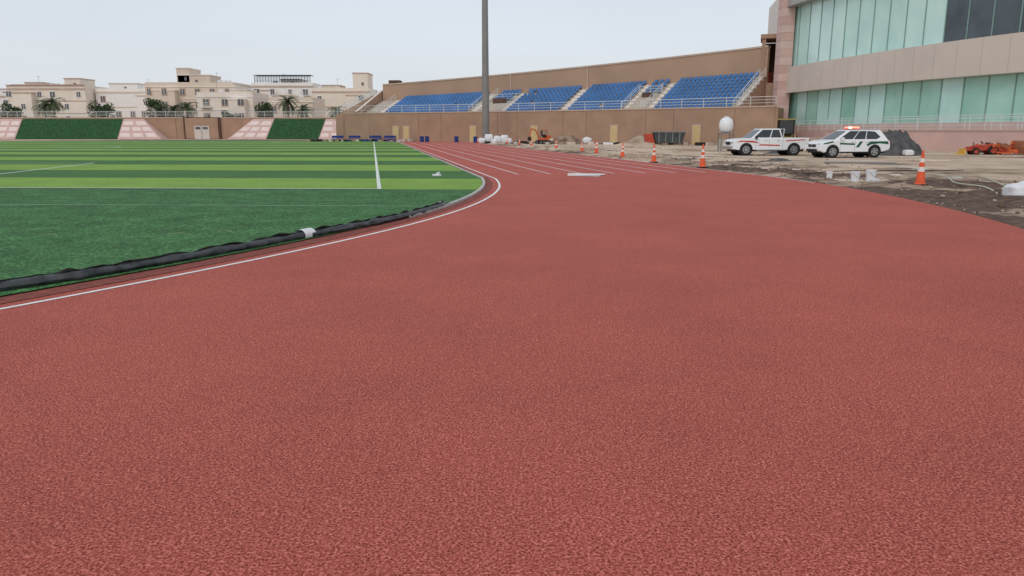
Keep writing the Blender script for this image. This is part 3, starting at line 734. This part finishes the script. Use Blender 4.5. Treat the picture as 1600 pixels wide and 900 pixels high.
def rail(s,pts,h=1.05,k='rail',bars=3,post=1.6,r=.035):
    pts=[Vector(p) for p in pts]
    for b in range(bars):
        zz=h*(1-b/(bars+.0)); s.tube([p+Vector((0,0,zz)) for p in pts],r if b==0 else r*.7,k,5)
    for i in range(len(pts)-1):
        a,b2=pts[i],pts[i+1]; L=(b2-a).length; n=max(1,int(L/post))
        for j in range(n+ (1 if i==len(pts)-2 else 0)):
            p=a.lerp(b2,j/n); s.cyl(p,p+Vector((0,0,h)),r,r,k,5)
s=MB(); rail(s,[(*fr(x)[0],4.36) for x in [-25.5+i*2.2 for i in range(26)] if x<29.6],h=1.0)
for xa in (-21.7,-7.2,-6.1,-2.0,13.3,15.9,25.1,25.6):
    pts=[]
    for r in(0,3,6,8):
        P,t,n=fr(xa); q=P+n*(OFF+r*DEP+.2); pts.append((q.x,q.y,rowz(xa,r)))
    if xa in(-7.2,-2.0,15.9,13.3): pts=pts[:3]
    rail(s,pts,h=1.0)
for xa,xb_,r in [(-6.1,-2.2,5),(13.7,16.2,5)]:
    rail(s,[(*[c for c in bw(x,OFF+r*DEP,0)[:2]],rowz(x,r)) for x in(xa,(xa+xb_)/2,xb_)],h=1.0)
for y in (127.1,130.5,133.9):
    rail(s,[(-28.5,y,4.2),(-25.5,y,5.75),(-22.6,y,7.2)],h=1.1,r=.045)
s.obj('railings',e)
s=MB()
s.prism([(-28.8,-.05),(-28.8,4.05),(-25.5,5.7),(-22.6,7.2),(-22.6,-.05)],127,134,'wall2'); o=s.obj('end_ramp',e)
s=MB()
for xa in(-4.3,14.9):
    P,t,n=fr(xa); q=P+n*(OFF+4.2*DEP); s.box((q.x,q.y,rowz(xa,2)+.55),(2.2 if xa<0 else 1.6,.2,1.9),'walldk',math.atan2(t.y,t.x))  # solid dark boxes; the openings' shade is put into their colour
s.obj('vomitory_shade_boxes',e)
e=empty('stand_end_tower',(33.05,97.5,0),math.radians(-18)); s=MB()
s.box((0,2.5,3.7),(4.4,5,7.5),'wall2'); s.box((-1.97,2.5,10.1),(.45,5,5.3),'wall'); s.box((1.97,2.5,10.1),(.45,5,5.3),'wall'); s.box((0,4.8,10.0),(3.48,.3,5.2),'walldk'); s.box((0,2.5,13.0),(4.8,5.4,.5),'wall'); s.obj('walls',e)  # recess back wall coloured dark to stand in for the shade inside
s=MB(); rail(s,[(-1.7,.15,7.45),(1.7,.15,7.45)],h=1.1,k='redrail',bars=4,post=.5); s.obj('red_railing',e)
s=MB(); 
for i in range(5): s.box((.3,1.5+i*.6,7.7+i*.45),(2.0,.6,.45),'walldk')
s.obj('inner_stairs',e)
# ---------------------------------------------------------------- far perimeter wall
e=empty('perimeter_wall'); s=MB()
s.vwall([(-190,157.5),(-31,157.5)],-.05,4.1,.6,'wall'); s.vwall([(-190,157.5),(-31,157.5)],4.103,4.3,.75,'cap')
s.vwall([(-31,157.3),(-27,150),(-26.3,122)],-.05,4.1,.5,'wall'); s.obj('wall',e)
K=.1295
def X(px): return (px-800)*K
def inc(u0,u1,b0,b1,k,lift=0,z0=0,z1=3.95,name='panel'):
    y0=lambda z:153.6+3.2*z/4
    s2=MB(); 
    q=[(X(b0),y0(z0)-lift,z0),(X(b1),y0(z0)-lift,z0),(X(u1),y0(z1)-lift,z1),(X(u0),y0(z1)-lift,z1)]
    s2.add(q,[(0,1,2,3)],k)
    if not lift: s2.add([q[0],q[3],(X(u0),157.1,z1),(X(b0),157.1,z0)],[(0,1,2,3)],k); s2.add([q[1],q[2],(X(u1),157.1,z1),(X(b1),157.1,z0)],[(0,1,2,3)],k); s2.add([q[3],q[2],(X(u1),157.2,z1),(X(u0),157.2,z1)],[(0,1,2,3)],k)
    return s2.obj(name,e)
inc(-60,38,-60,38,'pink',name='pink_bank'); inc(38.2,195,38.2,195,'green',name='green_bank'); inc(195.2,227,195.2,262,'pink',name='pink_bank')
inc(397,430,364,423,'pink',name='pink_bank'); inc(430.2,510,423.2,503,'green',name='green_bank'); inc(510.2,534,503.2,556,'pink',name='pink_bank')
for (a0,a1,b0,b1) in [(-60,38,-60,38),(195,227,195,262),(397,430,364,423),(510,534,503,556)]:
    for i in range(3):
        z0=.45+i*1.15; z1=z0+.75
        f=lambda z:(b0+(a0-b0)*z/3.95, b1+(a1-b1)*z/3.95)
        l0,r0=f(z0);l1,r1=f(z1); n=max(2,int((r0-l0)/16))
        for j in range(n):
            A=l0+(r0-l0)*(j+.12)/n;B2=l0+(r0-l0)*(j+.88)/n;C2=l1+(r1-l1)*(j+.12)/n;D2=l1+(r1-l1)*(j+.88)/n
            inc(C2,D2,A,B2,'pinkl',.03,z0,z1,'pale_tile')
s=MB(); s.box((X(316.5),157.0,2.15),(7.4,.5,4.28),'walldk'); s.box((X(316.5),156.7,2.1),(6.6,.2,4.1),'wall'); s.box((X(316.5),156.56,1.3),(3.0,.1,2.6),'gate'); s.box((X(316.5),156.5,1.3),(.08,.06,2.6),'steel')
for x in(-.75,.75): s.box((X(316.5)+x,156.49,2.15),(1.0,.04,.5),'win')
s.obj('gate',e)
s=MB(); rail(s,[(x,157.4,4.3) for x in range(-190,-31,6)],h=1.15,k='rail',bars=4,post=2.0,r=.04); s.obj('railing',e)
s=MB()
for x in range(-185,-32,9): s.box((x,157.18,2.05),(.06,.02,4.0),'walldk')
s.obj('joints',e)
# ---------------------------------------------------------------- curved glass building
fac=[(p[0],p[1]) for p in cr([(33.1,96),(33.4,92.5),(34.7,83),(37.0,70.5),(40.3,60),(45,51.2),(51.5,44),(60,38.5),(70,35.5)],6)]
fac=resample(fac,2.45)
e=empty('curved_glass_building')
def band(s,off,z0,z1,k,kf=None,offb=None):
    a=offs(fac,off); b=offs(fac,offb if offb is not None else off)
    for i in range(len(fac)-1):
        kk=kf(i) if kf else k
        s.add([(*a[i],z0),(*a[i+1],z0),(*b[i+1],z1),(*b[i],z1)],[(0,1,2,3)],kk)
def hband(s,o0,o1,z,k):
    a=offs(fac,o0);b=offs(fac,o1)
    for i in range(len(fac)-1): s.add([(*a[i],z),(*a[i+1],z),(*b[i+1],z),(*b[i],z)],[(0,1,2,3)],k)
nf=len(fac)
s=MB(); band(s,.0,-.1,2.25,'pink'); hband(s,0,-1.3,2.25,'conc'); s.obj('plinth',e)
s=MB(); 
def kl(i): 
    y=fac[i][1]; return 'glD' if (59.0<y<62.0) else R.choice(['glL','glL','glU'])
def ku(i):
    y=fac[i][1]; return 'glD' if y<71.5 else R.choice(['glU','glU2','glU'])
band(s,-.9,2.25,6.15,'glL',kl); s.obj('lower_glazing',e)
s=MB(); band(s,-.55,8.95,15.9,'glU',ku); s.obj('upper_glazing',e)
s=MB()
for off,z0,z1 in((-.87,2.25,6.15),(-.52,8.95,15.9)):
    a=offs(fac,off)
    for i in range(nf):
        s.box((a[i][0],a[i][1],(z0+z1)/2),(.08,.08,z1-z0),'mull')
s.obj('mullions',e)
s=MB(); band(s,.25,6.05,9.05,'span'); hband(s,.25,-1.2,6.05,'span'); hband(s,.25,-.8,9.05,'span'); 
a=offs(fac,.252)
for i in range(0,nf,1): s.box((a[i][0],a[i][1],7.55),(.02,.02,2.9),'fascia')
s.obj('spandrel_band',e)
s=MB(); band(s,.7,15.9,17.2,'fascia'); hband(s,.7,-.8,15.9,'fascia'); band(s,.25,17.2,18.4,'span'); hband(s,.7,-.1,17.2,'fascia')
s.obj('roof_fascia',e)
s=MB(); pl=offs(fac,.25)
rf=[(p[0],p[1],18.4) for p in pl]+[(110,35,18.4),(110,112,18.4),(36,112,18.4)]
s.add(rf,[tuple(range(len(rf)))],'roofm')
s.add([(pl[0][0],pl[0][1],-.1),(36,112,-.1),(36,112,18.4),(pl[0][0],pl[0][1],18.4)],[(0,1,2,3)],'span')
s.add([(36,112,-.1),(110,112,-.1),(110,112,18.4),(36,112,18.4)],[(0,1,2,3)],'span')
s.obj('roof_and_rear',e)
s=MB()
for i in range(20):
    z=i*.93; s.box((32.75,95.3,z+.46),(1.5,1.7,.90),'pink' if i%2 else 'pinkm')
s.box((32.75,95.3,9.3),(1.42,1.62,18.6),'tan'); s.obj('stone_pier',e)
e=empty('ramp_wall'); tw=offs(fac,3.6)[7:]
s=MB(); s.vwall(tw,-.1,1.55,.3,'pink'); s.vwall(tw,1.553,1.68,.42,'cap'); s.obj('wall',e)
s=MB(); a=offs(fac,3.4)[7:]; b=offs(fac,0.02)[7:]
s.grid([[(*p,1.5),(*q,1.5)] for p,q in zip(a,b)],'conc'); s.obj('ramp_floor',e)
s=MB(); rail(s,[(*p,1.68) for p in tw],h=1.1,k='rail',bars=4,post=1.3,r=.025)
tw2=offs(fac,1.2)[2:]; rail(s,[(*p,1.5) for p in tw2],h=1.15,k='rail',bars=4,post=1.5,r=.025); s.obj('railing',e)
s=MB(); tw3=offs(fac,2.2)[:9]; s.vwall(tw3,-.1,.9,.3,'cap'); s.obj('low_wall',e)
# ---------------------------------------------------------------- houses
def house(name,x0,x1,y,h,k,fl=4,roof=None,depth=12,rooms=(),trim='tan',seed=0,balc=True):
    rr=random.Random(seed); e=empty(name,((x0+x1)/2,y,0)); W=x1-x0
    s=MB(); s.box((0,depth/2,h/2-.1),(W,depth,h),k)
    s.box((0,-.03,h-.15),(W+.3,.3,.35),trim)
    for z in [h*i/fl for i in range(1,fl)]: s.box((0,-.06,z),(W+.1,.2,.18),trim)
    bx=-W*.28 if rr.random()<.5 else W*.25
    s.box((bx,-.9,h*.45),(W*.28,1.8,h*.9),k); s.box((bx,-.95,h*.9+.1),(W*.3,2.0,.3),trim)
    for (rx,rw,rh) in rooms:
        s.box((rx*W,depth*.45,h+rh/2-.05),(rw*W,depth*.6,rh),k); s.box((rx*W,depth*.45-.05,h+rh),(rw*W+.3,depth*.6+.3,.2),trim)
        s.box((rx*W+.6,depth*.15-.04,h+rh*.42),(.55,.08,min(.8,rh*.4)),'win')
    s.obj('walls',e)
    s=MB(); fh=h/fl; n=max(3,int(W/3.3))
    for f in range(fl):
        for i in range(n):
            x=-W/2+W*(i+.5)/n
            inb=abs(x-bx)<W*.14+.3
            yy=-1.8 if inb else 0
            w=rr.choice([.8,1.0,1.3]); hh=1.35
            z=f*fh+fh*.52
            if z>h*.88 and inb: continue
            if rr.random()<.2: continue
            s.box((x,yy-.05,z),(w+.35,.14,hh+.35),'cream3' if trim=='tan' else 'tan'); s.box((x,yy-.13,z),(w,.06,hh),'win'); s.box((x,yy-.17,z),(.07,.04,hh),'cream3')
            if balc and not inb and rr.random()<.3 and f>0:
                s.box((x,yy-.65,z-1.1),(w+1.2,1.15,.18),trim)
                rail(s,[(x-w/2-.5,yy-1.15,z-1.0),(x+w/2+.5,yy-1.15,z-1.0)],h=.95,k='rail',bars=2,post=.4)
    s.box((W*.05,-.1,1.2),(1.3,.12,2.4),'tan'); s.obj('windows_and_door',e)
    s=MB()
    for i in range(3):
        x=rr.uniform(-W*.4,W*.4); s.cyl((x,3,h),(x,3,h+1.4),.55,.55,'white',14)
    for i in range(4): x=rr.uniform(-W*.45,W*.45); s.box((x,1.2,h+.4),(.9,.5,.8),'gate')
    x=rr.uniform(-W*.3,W*.3); s.cyl((x,4,h),(x,4,h+3.5),.04,.03,'steel',6); s.box((x,4,h+3.2),(1.2,.04,.04),'steel')
    s.box((-W/2+.1,depth/2,h+.4),(.2,depth-.2,.8),k); s.box((W/2-.1,depth/2,h+.4),(.2,depth-.2,.8),k); s.box((0,.15,h+.45),(W-.5,.2,.75),k)
    s.obj('roof_items',e)
    if roof=='tile':
        s=MB(); s.add([(-W/2-.3,-.4,h+.8),(W/2+.3,-.4,h+.8),(W/2-1,1.2,h+1.1),(-W/2+1,1.2,h+1.1)],[(0,1,2,3)],'tile'); s.obj('tile_roof',e)
    if roof=='lattice':
        s=MB()
        rail(s,[(-W*.45,.6,h+.8),(W*.45,.6,h+.8)],h=1.9,k='lattice',bars=6,post=.7,r=.07); s.box((0,2.2,h+2.75),(W*.92,3.6,.1),'lattice'); s.obj('roof_pergola',e)
    return e
house('villa',-129,-109,200,12.2,'cream1',4,'tile',rooms=[(.3,.2,2.6),(-.2,.22,1.6)],seed=1)
house('villa',-108.5,-90,204,11.6,'cream3',3,None,rooms=[(-.15,.4,2.2)],seed=2,trim='cream2')
house('villa',-88,-66.5,188,12.2,'cream2',4,None,rooms=[(.02,.36,2.6),(-.1,.14,4.2)],seed=3,trim='cream1')
house('villa',-67.5,-51.5,203,13.0,'cream3',4,'lattice',rooms=[(.1,.3,1.8)],seed=4)
house('villa',-73,-60,181,9.6,'cream1',3,None,rooms=[(.2,.3,1.5)],seed=6,trim='cream3')
house('villa',-50.5,-36,198,11.4,'cream1',3,None,rooms=[(.32,.26,4.6),(-.2,.3,1.6)],seed=5)
house('villa',-158,-134,215,11.0,'cream3',3,None,rooms=[(.2,.3,2)],seed=8)
house('villa',-56,-46,180,8.4,'cream2',2,None,rooms=[(-.2,.3,1.4)],seed=9,trim='cream1')
# ---------------------------------------------------------------- vegetation
def palm(x,y,h,seed,L=3.6):
    rr=random.Random(seed); e=empty('palm_tree',(x,y,0)); s=MB()
    pts=[(math.sin(i*.2)*.2,0,h*i/12) for i in range(13)]
    s.tube(pts,.3,'trunk',10,rf=lambda i:.34-.012*i+(.05 if i%2 else 0)); s.obj('trunk',e)
    s=MB(); top=Vector(pts[-1])
    for f in range(46):
        a=rr.uniform(0,2*math.pi); el=rr.uniform(-.5,1.35); l=L*rr.uniform(.8,1.1)
        P=[];n=9; pos=top.copy(); an=el
        for i in range(n):
            P.append(pos.copy()); pos+=Vector((math.cos(a)*math.cos(an),math.sin(a)*math.cos(an),math.sin(an)))*(l/n); an-=.22
        side=Vector((-math.sin(a),math.cos(a),0))
        for i in range(n-1):
            for q in(0,.5):
                b=P[i].lerp(P[i+1],q); dr=(P[i+1]-P[i]).normalized()
                w=.75*(1-abs(i/n-.4))*rr.uniform(.8,1.1)
                for sg in(-1,1):
                    tip=b+side*sg*w*.75+dr*w*.6+Vector((0,0,-.25*w)); s.add([b,b+dr*.16,tip],[(0,1,2)],'palm' if rr.random()<.6 else 'leaf')
    s.obj('crown',e)
for x,y,h,sd in[(-99.5,169,7.6,1),(-102.5,171,6.8,21),(-48.7,169,7.6,2),(-46.5,173,6.0,7),(-73,168,5.9,3),(-71,170,6.4,9),(-127,172,5.0,4),(-38.5,172,5.6,5),(-123,170,5.5,6)]: palm(x,y,h,sd)
def tree(name,x,y,h,r,seed,n=1800,ls=.42,squash=.8):
    rr=random.Random(seed); e=empty(name,(x,y,0)); s=MB()
    s.cyl((0,0,0),(0.1,0,h*.55),.28,.18,'trunk',8)
    cl=[]
    for i in range(13):
        a=rr.uniform(0,6.28); q=rr.uniform(.2,.85)*r; c=Vector((math.cos(a)*q,math.sin(a)*q,h-r*squash+rr.uniform(-.7,.75)*r*squash)); cl.append((c,rr.uniform(.28,.5)*r))
        s.tube([(0.05,0,h*.4),(c.x*.5,c.y*.5,(h*.4+c.z)/2+.3),tuple(c)],.07,'trunk',5)
    s.obj('trunk_and_limbs',e); s=MB()
    for i in range(n):
        c,q=rr.choice(cl); v=Vector((rr.gauss(0,1),rr.gauss(0,1),rr.gauss(0,1))).normalized()*q*rr.uniform(.55,1.12); p=c+v
        u=Vector((rr.gauss(0,1),rr.gauss(0,1),rr.gauss(0,1))).normalized(); w=u.orthogonal().normalized(); l=ls*rr.uniform(.6,1.2)
        s.add([p-u*l/2,p+w*l*.3,p+u*l/2,p-w*l*.3],[(0,1,2,3)],'leaf' if v.z>0 and rr.random()<.6 else 'leafd')
    s.obj('foliage',e)
for i,(x,y,h,r) in enumerate([(-87.5,167,7.8,2.6),(-76.5,168,8.0,2.3),(-53.5,168,7.6,2.3),(-119,175,6.2,2.2),(-64,176,6.0,1.8),(-124.5,174,9.0,4.2),(-116,180,8,3.2)]): tree('broadleaf_tree',x,y,h,r,i+50)
s=MB(); rr=random.Random(5)
for i in range(9000):
    x=rr.uniform(-260,-20); y=rr.uniform(235,250); top=5.5+3*noise.noise(Vector((x*.08,0,0)))+1.5*noise.noise(Vector((x*.3,4,0)))
    if x<-133: y=rr.uniform(185,200); top+=5.5
    z=top*rr.random()**.5; p=Vector((x,y,max(z,.3)))
    u=Vector((rr.gauss(0,1),rr.gauss(0,1),rr.gauss(0,1))).normalized(); w=u.orthogonal().normalized(); l=rr.uniform(.6,1.6)
    s.add([p-u*l/2,p+w*l*.35,p+u*l/2,p-w*l*.35],[(0,1,2,3)],'leafd' if rr.random()<.6 else 'leaf')
s.obj('distant_tree_line')
# ---------------------------------------------------------------- world, sun, camera
w=bpy.data.worlds.new('World'); scene.world=w; w.use_nodes=True; nt=w.node_tree; L=nt.links.new
bg=nt.nodes['Background']; bg.inputs['Strength'].default_value=.1
sky=nt.nodes.new('ShaderNodeTexSky'); sky.sky_type='NISHITA'; sky.sun_disc=False
sky.sun_elevation=math.radians(35); sky.sun_rotation=math.radians(200); sky.dust_density=3; sky.altitude=0
tc=nt.nodes.new('ShaderNodeTexCoord'); sp=nt.nodes.new('ShaderNodeSeparateXYZ'); L(tc.outputs['Generated'],sp.inputs[0])
rp_=nt.nodes.new('ShaderNodeValToRGB'); el=rp_.color_ramp.elements
el[0].position=0; el[0].color=(.80,.84,.88,1); el[1].position=1; el[1].color=(.77,.80,.86,1); k=el.new(.25); k.color=(.70,.77,.86,1)
L(sp.outputs['Z'],rp_.inputs['Fac'])
nz=nt.nodes.new('ShaderNodeTexNoise'); nz.inputs['Scale'].default_value=1.6; nz.inputs['Detail'].default_value=5
mp=nt.nodes.new('ShaderNodeMapping'); mp.inputs['Scale'].default_value=(1,1,4); L(tc.outputs['Generated'],mp.inputs['Vector']); L(mp.outputs['Vector'],nz.inputs['Vector'])
mr=nt.nodes.new('ShaderNodeMapRange'); mr.inputs['From Min'].default_value=.3; mr.inputs['From Max'].default_value=.7; mr.inputs['To Min'].default_value=9.4; mr.inputs['To Max'].default_value=10.4; L(nz.outputs['Fac'],mr.inputs['Value'])
sc=nt.nodes.new('ShaderNodeVectorMath'); sc.operation='SCALE'; L(rp_.outputs['Color'],sc.inputs[0]); L(mr.outputs['Result'],sc.inputs['Scale'])
mx=nt.nodes.new('ShaderNodeMix'); mx.data_type='RGBA'; mx.inputs[0].default_value=.88
L(sky.outputs['Color'],mx.inputs[6]); L(sc.outputs['Vector'],mx.inputs[7]); L(mx.outputs[2],bg.inputs['Color'])
sl=bpy.data.lights.new('sun','SUN'); sl.energy=.7; sl.angle=math.radians(25); sl.color=(1,.94,.87)
so=bpy.data.objects.new('sun',sl); scene.collection.objects.link(so)
az=math.radians(200); elv=math.radians(35)
dirv=Vector((math.sin(az)*math.cos(elv),math.cos(az)*math.cos(elv),math.sin(elv)))
so.rotation_euler=dirv.to_track_quat('Z','Y').to_euler()
cam=bpy.data.cameras.new('camera'); co=bpy.data.objects.new('camera',cam); scene.collection.objects.link(co)
co.location=(0,0,1.55); co.rotation_euler=(math.radians(90-11.67),0,0); cam.lens=26.7; cam.sensor_width=36; cam.clip_end=3000; cam.clip_start=.05
scene.camera=co
scene.view_settings.view_transform='Standard'; scene.view_settings.look='None'; scene.view_settings.exposure=0
